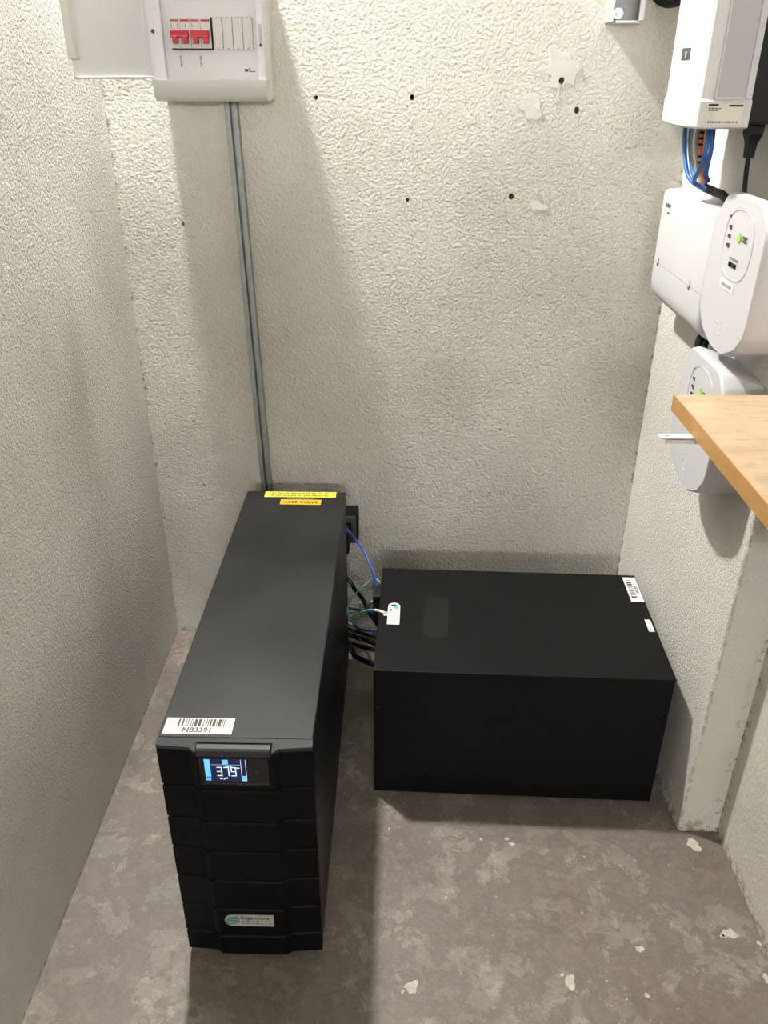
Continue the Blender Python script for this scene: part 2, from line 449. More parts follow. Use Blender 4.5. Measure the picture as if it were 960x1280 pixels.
# ---------------------------------------------------------------- ceiling downlight and an added fill lamp
L = thing('ceiling_lamp', 'round white surface downlight on ceiling above breaker panel', 'lamp', (LAMP_BACK_POS[0], LAMP_BACK_POS[1], ZC))
obj('lamp_housing', cyl(bmesh.new(), (0, 0, -0.026), 0.056, 0.026, seg=32, r2=0.062), M_white, L, smooth=40)
obj('rim', loft(bmesh.new(), [[(r * math.cos(2 * math.pi * i / 32), r * math.sin(2 * math.pi * i / 32), z) for i in range(32)]
                              for r, z in ((0.056, -0.026), (0.056, -0.034), (0.049, -0.034), (0.046, -0.026))], False, False), M_white, L, smooth=40)
obj('diffuser', cyl(bmesh.new(), (0, 0, -0.030), 0.045, 0.004, seg=32), M_bulb, L)
L = thing('fill_lamp', 'added unseen white fill lamp on the wall behind the camera', 'lamp', (0.03, YF, 1.90))  # invented fixture, put in to fill the back wall with frontal light
obj('frame', BOX(-0.54, 0.54, 0.0, 0.045, -0.11, 0.11, bev=0.004), M_white, L)
obj('diffuser', BOX(-0.52, 0.52, 0.04, 0.060, -0.10, 0.10, bev=0.01), M_fill_light, L)

# ---------------------------------------------------------------- tall power supply tower
UW, UD, UH = 0.2125, 0.7585, 0.4502
ups = thing('power_supply_tower', 'long black uninterruptible power supply tower with lit blue display on its front', 'power supply', (-0.3208, 0.8204, 0), -0.0014)
PLAN = [(0, 0.0055), (0.046, 0.0025), (0.055, -0.0040), (0.158, -0.0040), (0.167, 0.0025), (UW, 0.0055)]
def plan(dy=0.0, back=0.022, ins=0.0):
    p = [(x, y + dy) for x, y in PLAN]; p[0] = (ins, p[0][1]); p[-1] = (UW - ins, p[-1][1])
    return p + [(UW - ins, back), (ins, back)]
body = obj('body', BOX(0.001, UW - 0.001, 0.019, UD, 0.012, UH - 0.002, bev=0.002), M_black, ups)
obj('top_cover', BOX(0, UW, 0.0165, UD, UH - 0.004, UH, bev=0.0016), M_black, ups)
obj('front_backing', prism(bmesh.new(), plan(0.005, 0.022, 0.003), 0.012, UH - 0.010), M_bezel, ups)
ZR = [0.4405, 0.3718, 0.3086, 0.2471, 0.1843, 0.1202, 0.0568, 0.011]
for a, c in zip(ZR, ZR[1:]):
    k = 0.0011
    lo, hi = c + k, a - k
    pin = plan(0.0022, 0.020, 0.0012); pf = plan(0.0, 0.020)
    if c == ZR[-1]: lo = c
    b = loft(bmesh.new(), [[(x, y, lo) for x, y in pin], [(x, y, lo + 0.002) for x, y in pf],
                           [(x, y, hi - 0.002) for x, y in pf], [(x, y, hi) for x, y in pin]])
    obj('front_panel', b, M_bezel, ups)
# sloping grey top strip of the bezel with the pull handle let into it
pf = plan(0.0, 0.0158); HX0, HX1 = 0.056, 0.157
def strip(pts, zf):
    rings = [[(x, y, 0.4395) for x, y in pts], [(x, y, zf(x, y)) for x, y in pts]]
    return loft(bmesh.new(), rings)
zf = lambda x, y: 0.4420 + 0.0078 * (y + 0.004) / 0.0198
left = [(0, 0.0055), (0.046, 0.0025), (0.0535, -0.0032), (HX0 - 0.0015, -0.0032), (HX0 - 0.0015, 0.0158), (0, 0.0158)]
right = [(UW - x, y) for x, y in left]
mid = [(HX0 - 0.0015, 0.0100), (HX1 + 0.0015, 0.0100), (HX1 + 0.0015, 0.0158), (HX0 - 0.0015, 0.0158)]
obj('top_strip', merge(strip(left, zf), strip(right, zf), strip(mid, zf)), M_bezel_top, ups)
hb = bmesh.new()
prof = [(0.0072, 0.4405), (0.0072, 0.4475), (0.0045, 0.4492), (-0.0025, 0.4485), (-0.0052, 0.4462), (-0.0055, 0.4365), (-0.004, 0.4350)]
loft(hb, [[(HX0 + 0.0006, y, z) for y, z in prof], [(HX1 - 0.0006, y, z) for y, z in prof]])
obj('handle', hb, M_handle, ups)
# display
dw = obj('display_window', BOX(0.0585, 0.153, -0.0050, -0.0030, 0.3835, 0.4340, bev=0.0006), M_gloss, ups)
LX0, LX1, LZ0, LZ1, LY = 0.0650, 0.1225, 0.3912, 0.4325, -0.0051
obj('screen', BOX(LX0, LX1, LY - 0.0002, LY + 0.0005, LZ0, LZ1), M_lcd, dw)
y1 = LY - 0.0002; y0 = y1 - 0.0002
obj('battery_bar', BOX(LX0 + 0.0012, LX0 + 0.0088, y0, y1, LZ0 + 0.0085, LZ1 - 0.001), M_cyan, dw)
for i in range(3): obj('battery_mark', BOX(LX0 + 0.0015 + i * 0.0024, LX0 + 0.0033 + i * 0.0024, y0, y1, LZ0 + 0.0015, LZ0 + 0.007), M_cyan, dw)
for nm, q in (('mode_symbol', (0.0905, 0.0985, LZ1 - 0.0095, LZ1 - 0.0015)), ('unit_symbol', (0.0945, 0.1035, LZ1 - 0.0145, LZ1 - 0.0120)),
              ('load_bar', (LX1 - 0.0062, LX1 - 0.0008, LZ0 + 0.0075, LZ0 + 0.0105)), ('load_mark', (LX1 - 0.0062, LX1 - 0.0008, LZ0 + 0.0012, LZ0 + 0.0062))):
    obj(nm, BOX(q[0], q[1], y0, y1, q[2], q[3]), M_cyan, dw)
b = bmesh.new()
digits7(b, '379', 0.0822, LZ0 + 0.0100, 0.0072, 0.0165, 0.0013, 0.0024, y1)
box(b, 0.1085, 0.1135, y0, y1, LZ0 + 0.0245, LZ0 + 0.0258)
for xx in (LX1 - 0.0070, LX1 - 0.0006): box(b, xx, xx + 0.0005, y0, y1, LZ0 + 0.0015, LZ1 - 0.001)
for x0_, x1_, zz in ((0.0855, 0.0890, 0.0042), (0.0905, 0.0925, 0.0036), (0.0930, 0.0962, 0.0052)): box(b, x0_, x1_, y0, y1, LZ0 + zz, LZ0 + zz + 0.0024)
box(b, LX0 + 0.010, LX1 - 0.008, y0 + 0.0001, y1, LZ1 - 0.0108, LZ1 - 0.0105)
obj('lit_digits', b, M_lcdw, dw)
b = bmesh.new()
for i in range(18):
    a, c = 2 * math.pi * i / 18, 2 * math.pi * (i + 1) / 18
    q = [(0.1375 + r * math.cos(t), 0.4085 + r * math.sin(t)) for r, t in ((0.0017, a), (0.0017, c), (0.0026, c), (0.0026, a))]
    b.faces.new([b.verts.new((x, -0.00515, z)) for x, z in q])
dashes(0.0655, 0.150, 0.3868, 0.0011, 11, lambda p, q, r, s: box(b, p, q, -0.0053, -0.005, r, s), 4)
obj('power_button_print', b, M_inkg, dw)
# badge low on the front
bz, by = 0.096, -0.0042
pts = [(0.0655 + 0.0128 + 0.0128 * math.cos(t), bz + 0.0128 * math.sin(t)) for t in [math.pi / 2 + math.pi * i / 12 for i in range(13)]]
pts += [(0.1410, bz - 0.0128), (0.1410, bz + 0.0128)]
bd = obj('badge', prism_y(bmesh.new(), pts, by - 0.0010, by + 0.0005), M_silver, ups)
b = bmesh.new()
for i in range(5):
    zz = bz + 0.0072 - i * 0.0036; hw = math.sqrt(max(0, 0.0108 ** 2 - (zz - bz) ** 2))
    q = [(0.0783 - hw, zz - 0.0028), (0.0783 + hw, zz + 0.0012), (0.0783 + hw, zz + 0.0034), (0.0783 - hw, zz - 0.0006)]
    prism_y(b, q, by - 0.0013, by - 0.0009)
obj('globe_logo', b, M_teal, bd)
obj('lettering', text_bm('Engenouva', 0.0102, FRONT, (0.0905, by - 0.0011, bz + 0.0066), align='LEFT'), M_inkg, bd)
b = bmesh.new()
for zz in (bz - 0.001, bz - 0.0062):
    dashes(0.0915, 0.1375, zz, 0.0009, 7, lambda p, q, r, s: box(b, p, q, by - 0.0013, by - 0.0009, r, s), 8)
obj('small_print', b, M_inkg, bd)
# inventory label on the top
lb = obj('asset_label', BOX(0.0050, 0.1000, 0.0225, 0.0535, UH - 0.0005, UH + 0.0003), M_label, ups)
b = bmesh.new()
for p, q in stripes(0.0225, 0.0880, 26, 5): box(b, p, q, 0.0365, 0.0515, UH + 0.0002, UH + 0.0005)
obj('barcode', b, M_inkg, lb)
obj('lettering', text_bm('NB3391', 0.0125, TOP, (0.0515, 0.0295, UH + 0.0003), sx=1.0), M_inkg, lb)
# warning labels at the far end, to be read from behind
yl = obj('yellow_label', BOX(0.0400, 0.1920, 0.7320, 0.7565, UH - 0.0005, UH + 0.0003), M_yellow, ups)
b = bmesh.new()
for yy in (0.7390, 0.7495): dashes(0.0550, 0.1780, yy, 0.0055, 11, lambda p, q, r, s: [box(b, u, u + 0.0016, r, s, UH + 0.0002, UH + 0.0005) for u in [p + 0.0027 * i for i in range(max(1, int((q - p) / 0.0027)))]], 21 + int(yy * 1000))
obj('small_print', b, M_ink, yl)
b = bmesh.new(); dashes(0.0900, 0.1450, 0.7255, 0.004, 5, lambda p, q, r, s: box(b, p, q, r, s, UH - 0.0001, UH + 0.0003), 2)
obj('print_strip', b, mat('olive_print', (0.16, 0.15, 0.05), 0.6), ups)
ol = obj('orange_label', BOX(0.0775, 0.1630, 0.6985, 0.7205, UH - 0.0005, UH + 0.0003), M_orange, ups)
obj('lettering', text_bm('SAÍDA 220V', 0.0135, TOP, (0.1205, 0.7095, UH + 0.0003), rot=math.pi, sx=1.02), M_ink, ol)
obj('vent_dot', cyl(bmesh.new(), (0.163, 0.43, UH - 0.0003), 0.0012, 0.0006), M_handle, ups)
for fx in (0.03, UW - 0.03):
    for fy in (0.05, UD - 0.06):
        obj('foot', cyl(bmesh.new(), (fx, fy, 0), 0.014, 0.0125, r2=0.017), M_rubber, ups, smooth=40)

# ---------------------------------------------------------------- battery cabinet
BW, BD, BH = 0.5364, 0.3433, 0.3056
bat = thing('battery_cabinet', 'wide low black metal battery cabinet beside the right wall', 'battery cabinet', (-0.0370, 1.1619, 0), -0.0295)
obj('body', BOX(0.0012, BW - 0.0012, 0.0012, BD - 0.0012, 0.006, BH - 0.0010, bev=0.0020), M_box, bat)
lid = obj('lid', BOX(0.0004, BW - 0.0004, 0.0004, BD - 0.0004, BH - 0.0022, BH, bev=0.0008), M_box, bat)
for fx in (0.03, BW - 0.03):
    for fy in (0.03, BD - 0.03):
        obj('foot', cyl(bmesh.new(), (fx, fy, 0), 0.012, 0.0065), M_rubber, bat)
obj('screw', cyl(bmesh.new(), (0.0085, -0.0006, 0.2200), 0.0028, 0.0022, 'Y', 12), M_handle, bat, smooth=40)
obj('screw', cyl(bmesh.new(), (BW - 0.0085, -0.0006, 0.2200), 0.0028, 0.0022, 'Y', 12), M_bezel, bat, smooth=40)
# arched maker's sticker
ax0, ax1, ay0, ay1 = 0.0185, 0.0425, 0.1395, 0.2125
axc, ar = (ax0 + ax1) / 2, (ax1 - ax0) / 2
pts = [(ax0, ay0), (ax1, ay0)] + [(axc + ar * math.cos(t), ay1 - ar + ar * math.sin(t)) for t in [math.pi * i / 10 for i in range(11)]]
st = obj('maker_sticker', prism(bmesh.new(), pts, BH - 0.0004, BH + 0.0004), M_labelw, bat)
b = bmesh.new()
for q in (blob(axc - 0.001, ay1 - 0.009, 0.006, 0.004, 31, 12), blob(axc - 0.006, ay1 - 0.025, 0.0025, 0.004, 32, 10)): prism(b, q, BH + 0.0003, BH + 0.0006)
obj('logo_dark', b, mat('logo_dark', (0.02, 0.06, 0.07), 0.5), st)
obj('logo_green', prism(bmesh.new(), blob(axc + 0.004, ay1 - 0.016, 0.005, 0.006, 33, 12), BH + 0.0003, BH + 0.0005), M_green, st)
b = bmesh.new()
for i in range(4): box(b, ax0 + 0.005 + i * 0.0045, ax0 + 0.0062 + i * 0.0045, ay0 + 0.006, ay0 + 0.036 - 0.003 * (i % 2), BH + 0.0003, BH + 0.0005)
obj('small_print', b, M_inkl, st)
# barcode label turned sideways and the small blank one
lb = obj('asset_label', BOX(0.5085, 0.5345, 0.2420, 0.3330, BH - 0.0004, BH + 0.0004), M_labelw, bat)
b = bmesh.new()
for p, q in stripes(0.2565, 0.3220, 17, 9): box(b, 0.5125, 0.5230, p, q, BH + 0.0003, BH + 0.0006)
obj('barcode', b, M_inkg, lb)
obj('lettering', text_bm('NB3392', 0.0088, TOP, (0.5285, 0.2870, BH + 0.0004), rot=math.pi / 2, sx=1.05), M_inkg, lb)
lb = obj('small_label', BOX(0.5205, 0.5315, 0.1420, 0.1815, BH - 0.0004, BH + 0.0004), M_labelw, bat)
obj('small_print', BOX(0.5245, 0.5270, 0.1475, 0.1500, BH + 0.0003, BH + 0.0005), M_inkg, lb)
M_glue = mat('glue_residue', (0.0055, 0.0055, 0.0055), 0.5, spec=0.2, vary=0.25, vscale=90)
obj('glue_mark', prism(bmesh.new(), [(0.088, 0.105), (0.136, 0.103), (0.140, 0.238), (0.094, 0.240)], BH - 0.0002, BH + 0.00015), M_glue, bat)
# terminals on the left end of the cabinet
obj('terminal_block', BOX(-0.016, 0.002, 0.255, 0.300, 0.225, 0.292, bev=0.002), M_rubber, bat)
obj('terminal_screw', BOX(-0.022, -0.014, 0.270, 0.276, 0.262, 0.267, bev=0.001), mat('terminal_green', (0.03, 0.30, 0.20), 0.4), bat)

# ---------------------------------------------------------------- cables between tower and cabinet
def cable(name, pts, r, material, label, group='cables between tower and cabinet'):
    return tag(obj(name, TUBE(pts, r), material, smooth=60), label, 'cable', group)
def start(p, dz=0.0): return (-0.150, 1.640, max(p[2] - 0.012, 0.010) + dz)
C = [(-0.1072, 1.595, 0.3472), (-0.088, 1.56, 0.3444), (-0.0671, 1.52, 0.336), (-0.0487, 1.48, 0.3168), (-0.036, 1.45, 0.285)]
cable('power_cable', [start(C[0], 0.01)] + C, 0.0026, M_blue, 'blue wire arching highest from tower down to cabinet corner')
G = [(-0.030, 1.47, 0.290), (-0.044, 1.49, 0.2883), (-0.0599, 1.5, 0.2693), (-0.0845, 1.5, 0.2427), (-0.1000, 1.5, 0.2141), (-0.1030, 1.49, 0.1997),
     (-0.0958, 1.47, 0.1985), (-0.0761, 1.43, 0.2400), (-0.0523, 1.38, 0.2830), (-0.0384, 1.35, 0.3040), (-0.028, 1.340, 0.3085)]
gw = cable('earth_wire', G, 0.0016, M_gwire, 'thin green looping wire ending in white lug beside sticker')
obj('lug_sleeve', TUBE([(-0.0384, 1.35, 0.3040), (-0.030, 1.342, 0.3080), (-0.020, 1.335, 0.3082)], 0.0026), M_whwire, gw, smooth=60)
obj('ring_terminal', BOX(-0.0215, -0.0130, 1.328, 1.341, 0.3058, 0.3078, bev=0.0006), M_bright, gw)
C = [(-0.1030, 1.602, 0.2054), (-0.092, 1.57, 0.2078), (-0.0721, 1.53, 0.209), (-0.056, 1.48, 0.2097), (-0.030, 1.42, 0.209)]
cable('power_cable', [start(C[0], 0.05)] + C, 0.0048, M_rubber, 'thick black cable sloping steeply behind the green wire')
for nm, pts, r, mt, lbl in (
    ('power_cable', [(-0.1030, 1.602, 0.1310), (-0.0709, 1.5, 0.1975), (-0.0286, 1.42, 0.2471)], 0.0028, M_blue, 'straight blue wire entering cabinet just behind the white lug'),
    ('power_cable', [(-0.1030, 1.602, 0.0907), (-0.0776, 1.5, 0.1459), (-0.0286, 1.42, 0.1996)], 0.0028, M_blue, 'sagging blue wire just above the bunch of black cables'),
    ('power_cable', [(-0.1030, 1.602, 0.0686), (-0.0768, 1.5, 0.1364), (-0.0300, 1.4, 0.1968)], 0.0042, M_rubber, 'topmost of three black cables low between tower and cabinet'),
    ('power_cable', [(-0.1030, 1.602, 0.0536), (-0.077, 1.5, 0.1209), (-0.0320, 1.38, 0.1974)], 0.0060, M_rubber, 'middle and thickest of three black cables low beside cabinet'),
    ('power_cable', [(-0.1030, 1.602, 0.0300), (-0.0761, 1.48, 0.1138), (-0.0320, 1.36, 0.1962)], 0.0050, M_rubber, 'lowest of three black cables between tower and cabinet'),
    ('signal_wire', [(-0.1030, 1.590, 0.0960), (-0.0758, 1.4775, 0.1356), (-0.0330, 1.375, 0.1875)], 0.0016, M_grwire, 'thin grey wire crossing the black cables'),
    ('power_cable', [(-0.1030, 1.602, 0.0120), (-0.0850, 1.49, 0.0760), (-0.0320, 1.36, 0.1546)], 0.0060, M_navy, 'thick navy cable lowest of all near the floor')):
    cable(nm, [start(pts[0], 0.0) if mt is not M_navy else (-0.150, 1.622, 0.010)] + pts, r, mt, lbl)

# wall socket half hidden behind the tower
so = thing('wall_socket', 'black surface socket on back wall half hidden behind the tower', 'socket', (-0.128, YB, 0.325))
obj('socket_box', BOX(-0.045, 0.043, -0.045, 0.0, -0.040, 0.040, bev=0.007, seg=3), M_rubber, so, smooth=40)
obj('socket_rim', merge(BOX(-0.040, 0.038, -0.050, -0.044, 0.018, 0.034, bev=0.002), BOX(0.026, 0.038, -0.050, -0.044, -0.034, 0.020, bev=0.002)), mat('dark_grey_plastic', (0.06, 0.055, 0.055), 0.45), so)
pg = obj('plug', BOX(-0.035, 0.024, -0.082, -0.043, -0.048, 0.012, bev=0.006), M_rubber, so)

# ---------------------------------------------------------------- steel channel on the back wall
ch = thing('steel_conduit', 'galvanised steel channel running down wall from breaker panel', 'conduit')
CT, CB = Vector((-0.3105, YB, 1.215)), Vector((-0.2850, YB, 0.02))
def chan(x0, x1, y0, y1):
    return loft(bmesh.new(), [[(CB.x + x, YB + y, CB.z) for x, y in ((x0, y0), (x1, y0), (x1, y1), (x0, y1))],
                              [(CT.x + x, YB + y, CT.z) for x, y in ((x0, y0), (x1, y0), (x1, y1), (x0, y1))]])
obj('channel_back', chan(-0.0115, 0.0115, -0.002, 0.0), M_steel, ch)
for s in (-1, 1):
    obj('channel_side', chan(*sorted((s * 0.0115, s * 0.0100)), -0.018, 0.0), M_steel, ch)
obj('channel_lip', chan(-0.0115, -0.0022, -0.0190, -0.0172), M_steel, ch)
obj('channel_lip', chan(0.0030, 0.0115, -0.0190, -0.0172), M_steel, ch)

# ---------------------------------------------------------------- breaker panel
PX0, PX1, PZ0, PZ1, PD = -0.431, -0.233, 1.200, 1.410, 0.080
pn = thing('breaker_panel', 'white plastic breaker panel with open door and red toggles on back wall', 'breaker panel', ((PX0 + PX1) / 2, YB, (PZ0 + PZ1) / 2))
hw, hh = (PX1 - PX0) / 2, (PZ1 - PZ0) / 2
ZL = 1.2345 - pn.location.z                     # upper edge of the lower lip, local
ZU = hh - 0.0345
obj('back_box', merge(BOX(-hw + 0.002, hw + 0.003, -0.040, 0.0, -hh + 0.001, hh - 0.001, bev=0.003)), M_wgrey, pn)
# frame: two jambs and curved lips above and below
for nm, a, c in (('frame_side', -hw, -hw + 0.0255), ('frame_side', hw - 0.0125, hw)):
    obj(nm, BOX(a, c, -PD, -0.038, ZL - 0.002, ZU + 0.002, bev=0.0025), M_white, pn)
def lip(z_in, z_out):
    pr = [(-0.038, z_in), (-PD - 0.002, z_in)]
    for i in range(9):
        t = i / 8 * math.pi / 2
        pr.append((-PD - 0.002 + 0.020 * (1 - math.cos(t)), z_in + (z_out - z_in) * (0.10 + 0.90 * math.sin(t))))
    pr.append((-0.038, z_out))
    return loft(bmesh.new(), [[(-hw, y, z) for y, z in pr], [(hw, y, z) for y, z in pr]])
obj('lower_lip', lip(ZL, -hh), M_wgrey, pn, smooth=40)
obj('upper_lip', lip(ZU, hh), M_wgrey, pn, smooth=40)
obj('inner_plate', BOX(-hw + 0.020, hw - 0.010, -0.066, -0.038, ZL - 0.002, ZU + 0.002), M_white, pn)
wx = lambda X: X - pn.location.x
wz = lambda Z: Z - pn.location.z
IY = -0.066
for i, X in enumerate((-0.3930, -0.3580)):
    br = obj('circuit_breaker', BOX(wx(X), wx(X) + 0.0345, IY - 0.008, IY + 0.01, wz(1.2815), wz(1.3255), bev=0.0008), M_wgrey, pn)
    tg = bmesh.new()
    for k in (0, 1):
        xx = wx(X) + 0.0030 + k * 0.0170
        box(tg, xx + 0.0015, xx + 0.0105, IY - 0.0175, IY - 0.006, wz(1.2885), wz(1.3000), bev=0.0008)
    box(tg, wx(X) + 0.0015, wx(X) + 0.0320, IY - 0.0165, IY - 0.006, wz(1.2975), wz(1.3085), bev=0.001)
    obj('toggle', tg, M_red, br)
    b = bmesh.new()
    box(b, wx(X) + 0.0015, wx(X) + 0.0155, IY - 0.0084, IY - 0.0078, wz(1.3215), wz(1.3240)); box(b, wx(X) + 0.0185, wx(X) + 0.0335, IY - 0.0084, IY - 0.0078, wz(1.3212), wz(1.3243))
    obj('red_band', b, M_red, br)
    b = bmesh.new()
    for k in (0, 1): box(b, wx(X) + 0.0062 + k * 0.017, wx(X) + 0.0092 + k * 0.017, IY - 0.0168, IY - 0.0163, wz(1.3062), wz(1.3080))
    box(b, wx(X) + 0.0170, wx(X) + 0.0174, IY - 0.0083, IY - 0.0078, wz(1.2820), wz(1.3250))
    for k in (0.003, 0.0135, 0.027): box(b, wx(X) + k, wx(X) + k + 0.0008, IY - 0.0083, IY - 0.0078, wz(1.3120), wz(1.3185))
    obj('dark_marks', b, M_inkg, br)
b = merge(BOX(wx(-0.3232), wx(-0.3212), IY - 0.008, IY, wz(1.2795), wz(1.3275)), BOX(wx(-0.3925), wx(-0.3220), IY - 0.007, IY, wz(1.2797), wz(1.2815)))
obj('dark_gap', b, M_ink, pn)
for k in range(4):
    X = -0.3208 + k * 0.0172
    bp_ = obj('blank_cover', BOX(wx(X), wx(X) + 0.0164, IY - 0.0060, IY, wz(1.2795), wz(1.3285), bev=0.0008), M_wgrey, pn)
    obj('clip_dot', BOX(wx(X) + 0.0065, wx(X) + 0.0100, IY - 0.0064, IY - 0.005, wz(1.2808), wz(1.2825)), M_inkl, bp_)
    obj('clip_dot', BOX(wx(X) + 0.0065, wx(X) + 0.0095, IY - 0.0064, IY - 0.005, wz(1.3262), wz(1.3275)), M_inkl, bp_)
for X in (-0.3800, -0.3455):
    tl = obj('circuit_label', BOX(wx(X) - 0.0042, wx(X) + 0.0042, IY - 0.0006, IY, wz(1.2440), wz(1.2725)), M_labelw, pn)
    b = bmesh.new()
    for j in (-0.0012, 0.0010): dashes(wz(1.2540 if j < 0 else 1.2570), wz(1.2710), wx(X) + j, 0.0012, 5, lambda p, q, r, s: box(b, r, s, IY - 0.0009, IY - 0.0005, p, q), int(X * 1e4) + int(j * 1e4))
    obj('small_print', b, M_inkg, tl)
tl = obj('rating_label', BOX(wx(-0.2725), wx(-0.2505), IY - 0.0006, IY, wz(1.2455), wz(1.2545)), M_labelw, pn)
obj('small_print', merge(BOX(wx(-0.2715), wx(-0.2650), IY - 0.0009, IY - 0.0005, wz(1.2468), wz(1.2510)), BOX(wx(-0.2640), wx(-0.2615), IY - 0.0009, IY - 0.0005, wz(1.2505), wz(1.2525)),
                         BOX(wx(-0.2640), wx(-0.2530), IY - 0.0009, IY - 0.0005, wz(1.2465), wz(1.2478))), M_inkg, tl)
obj('frame_screw', cyl(bmesh.new(), (wx(-0.4205), -PD - 0.001, wz(1.3065)), 0.0034, 0.003, 'Y', 8), M_inkg, pn)
lk = obj('latch', BOX(hw - 0.0120 + 0.008 - 0.0045, hw - 0.0035, -PD - 0.0022, -PD, wz(1.2850), wz(1.3180), bev=0.0008), M_greyp, pn)
obj('latch_screw', cyl(bmesh.new(), (hw - 0.0058, -PD - 0.0035, wz(1.2865)), 0.0024, 0.002, 'Y', 10), M_inkg, lk)
# door swung out towards the left wall
hinge = Vector((-hw + 0.001, -PD - 0.001, 0)); ang = math.radians(113.5)
RD = Matrix.Translation(hinge) @ Matrix.Rotation(-ang, 4, 'Z')        # closed door lies along +x
def dmesh(bm): bm.transform(RD); return bm
door = obj('door', dmesh(BOX(0.002, 0.184, -0.004, -0.001, ZL + 0.002, ZU - 0.001, bev=0.001)), M_white, pn)
obj('door_flange', dmesh(merge(BOX(0.178, 0.190, -0.006, 0.010, ZL + 0.028, ZU - 0.001, bev=0.002), BOX(0.002, 0.186, -0.004, 0.003, ZL + 0.001, ZL + 0.005, bev=0.001))), M_wgrey, door)
obj('hinge_strip', dmesh(BOX(-0.002, 0.010, -0.004, 0.002, ZL + 0.002, ZU - 0.001, bev=0.001)), M_white, door)

# ---------------------------------------------------------------- steel rail at the top of the wall
rl = thing('mounting_rail', 'bright zinc plated steel rail on back wall at upper right', 'rail', (0.386, YB, 1.42))
obj('rail_web', BOX(-0.030, 0.027, -0.006, 0.0, -0.094, 0.10), M_steel, rl)
for xx in (-0.031, 0.024):
    obj('rail_flange', BOX(xx, xx + 0.004, -0.036, 0.0, -0.096, 0.10, bev=0.0008), M_bright, rl)
obj('rail_lip', merge(BOX(-0.031, -0.024, -0.037, -0.034, -0.096, 0.10, bev=0.0006), BOX(0.019, 0.028, -0.037, -0.034, -0.096, 0.10, bev=0.0006)), M_bright, rl)
obj('end_plate', BOX(-0.020, 0.028, -0.037, 0.0, -0.097, -0.093, bev=0.0008), M_bright, rl)
rb = obj('rail_bolt', merge(cyl(bmesh.new(), (-0.012, -0.016, -0.082), 0.0095, 0.008, 'Y', 6), cyl(bmesh.new(), (-0.012, -0.024, -0.082), 0.0045, 0.010, 'Y', 12)), M_bright, rl)
tag(obj('cable_bundle', merge(TUBE([(0.412, 1.655, 1.52), (0.425, 1.655, 1.39), (0.447, 1.655, 1.356), (0.490, 1.655, 1.368), (0.528, 1.655, 1.42)], 0.010),
                              TUBE([(0.425, 1.648, 1.50), (0.440, 1.640, 1.375), (0.470, 1.640, 1.366), (0.53, 1.65, 1.38)], 0.007)), M_rubber, smooth=60),
    'dark cable bundle hanging between steel rail and white unit', 'cable')

# ---------------------------------------------------------------- right wall, upper unit
R90 = -math.pi / 2
un = thing('wall_power_unit', 'tall white wall unit with black back and sticker at top right', 'power unit', (XR, 1.375, 1.18), R90)
OUT = [(0.476, 1.2535), (0.420, 1.2485), (0.406, 1.2520), (0.3985, 1.2620), (0.3950, 1.2850), (0.3960, 1.3200), (0.3995, 1.3620), (0.4070, 1.4150), (0.4170, 1.4620), (0.4255, 1.4900), (0.476, 1.4950)]
def ring(z, k=0.0):
    return [(x + k * (0.47 - x), 1.375 + (y - 1.375) * (1 - k), z) for x, y in OUT]
sh = obj('shell', loft(bmesh.new(), [ring(1.1805, 0.05), ring(1.183), ring(1.214), ring(1.218, 0.03), ring(1.56, 0.03), ring(1.57, 0.08)]), M_white2, un, world=True, smooth=35)
obj('chassis', BOX(0.474, XR, 1.2620, 1.4900, 1.186, 1.56, bev=0.003), M_rubber, un, world=True)
# recessed field and rating sticker on the near side
def side_pts(a, c, z0, z1, y0, y1, bev=0.0): return BOX(a, c, y0, y1, z0, z1, bev=bev)
def slab(a, c, z0, z1, out, th):
    y = lambda x: 1.2523 + (x - 0.4215) * 0.0899 - out
    return prism(bmesh.new(), [(a, y(a)), (c, y(c)), (c, y(c) + th), (a, y(a) + th)], z0, z1)
obj('side_field', slab(0.4260, 0.4660, 1.2200, 1.545, 0.0006, 0.004), M_greyp, un, world=True)
fr = merge(slab(0.4235, 0.4260, 1.2172, 1.548, 0.0020, 0.005), slab(0.4660, 0.4685, 1.2172, 1.548, 0.0020, 0.005), slab(0.4235, 0.4685, 1.2172, 1.2200, 0.0020, 0.005))
obj('field_frame', fr, M_white2, un, world=True)
stk = obj('rating_sticker', side_pts(0.4150, 0.4640, 1.1865, 1.2120, 1.2490, 1.2510), M_label, un, world=True)
b = merge(side_pts(0.4165, 0.4300, 1.2092, 1.2115, 1.2484, 1.2491), side_pts(0.4440, 0.4630, 1.2085, 1.2108, 1.2484, 1.2491))
obj('black_band', b, M_ink, stk, world=True)
b = bmesh.new()
dashes(0.4170, 0.4340, 1.2060, 0.0012, 4, lambda p, q, r, s: box(b, p, q, 1.2484, 1.2491, r, s), 3)
dashes(0.4170, 0.4310, 1.2038, 0.0012, 4, lambda p, q, r, s: box(b, p, q, 1.2484, 1.2491, r, s), 6)
for p, q in stripes(0.4185, 0.4600, 26, 12): box(b, p, q, 1.2484, 1.2491, 1.1885, 1.1905)
obj('small_print', b, M_inkg, stk, world=True)
# square emblem on the rounded front
em = obj('emblem', loft(bmesh.new(), [[(x0_, 1.304, z), (x0_ + 0.0016, 1.346, z), (x0_ + 0.004, 1.346, z), (x0_ + 0.004, 1.304, z)] for x0_, z in ((0.3968, 1.2645), (0.3968, 1.2790))]), M_inkg, un, world=True)
b = bmesh.new()
pts = [(1.3270, 1.2750), (1.3150, 1.2750), (1.3190, 1.2660), (1.3220, 1.2660)]
loft(b, [[(0.3980, y, z) for y, z in pts], [(0.3966, y, z) for y, z in pts]])
obj('emblem_mark', b, M_inkl, em, world=True)

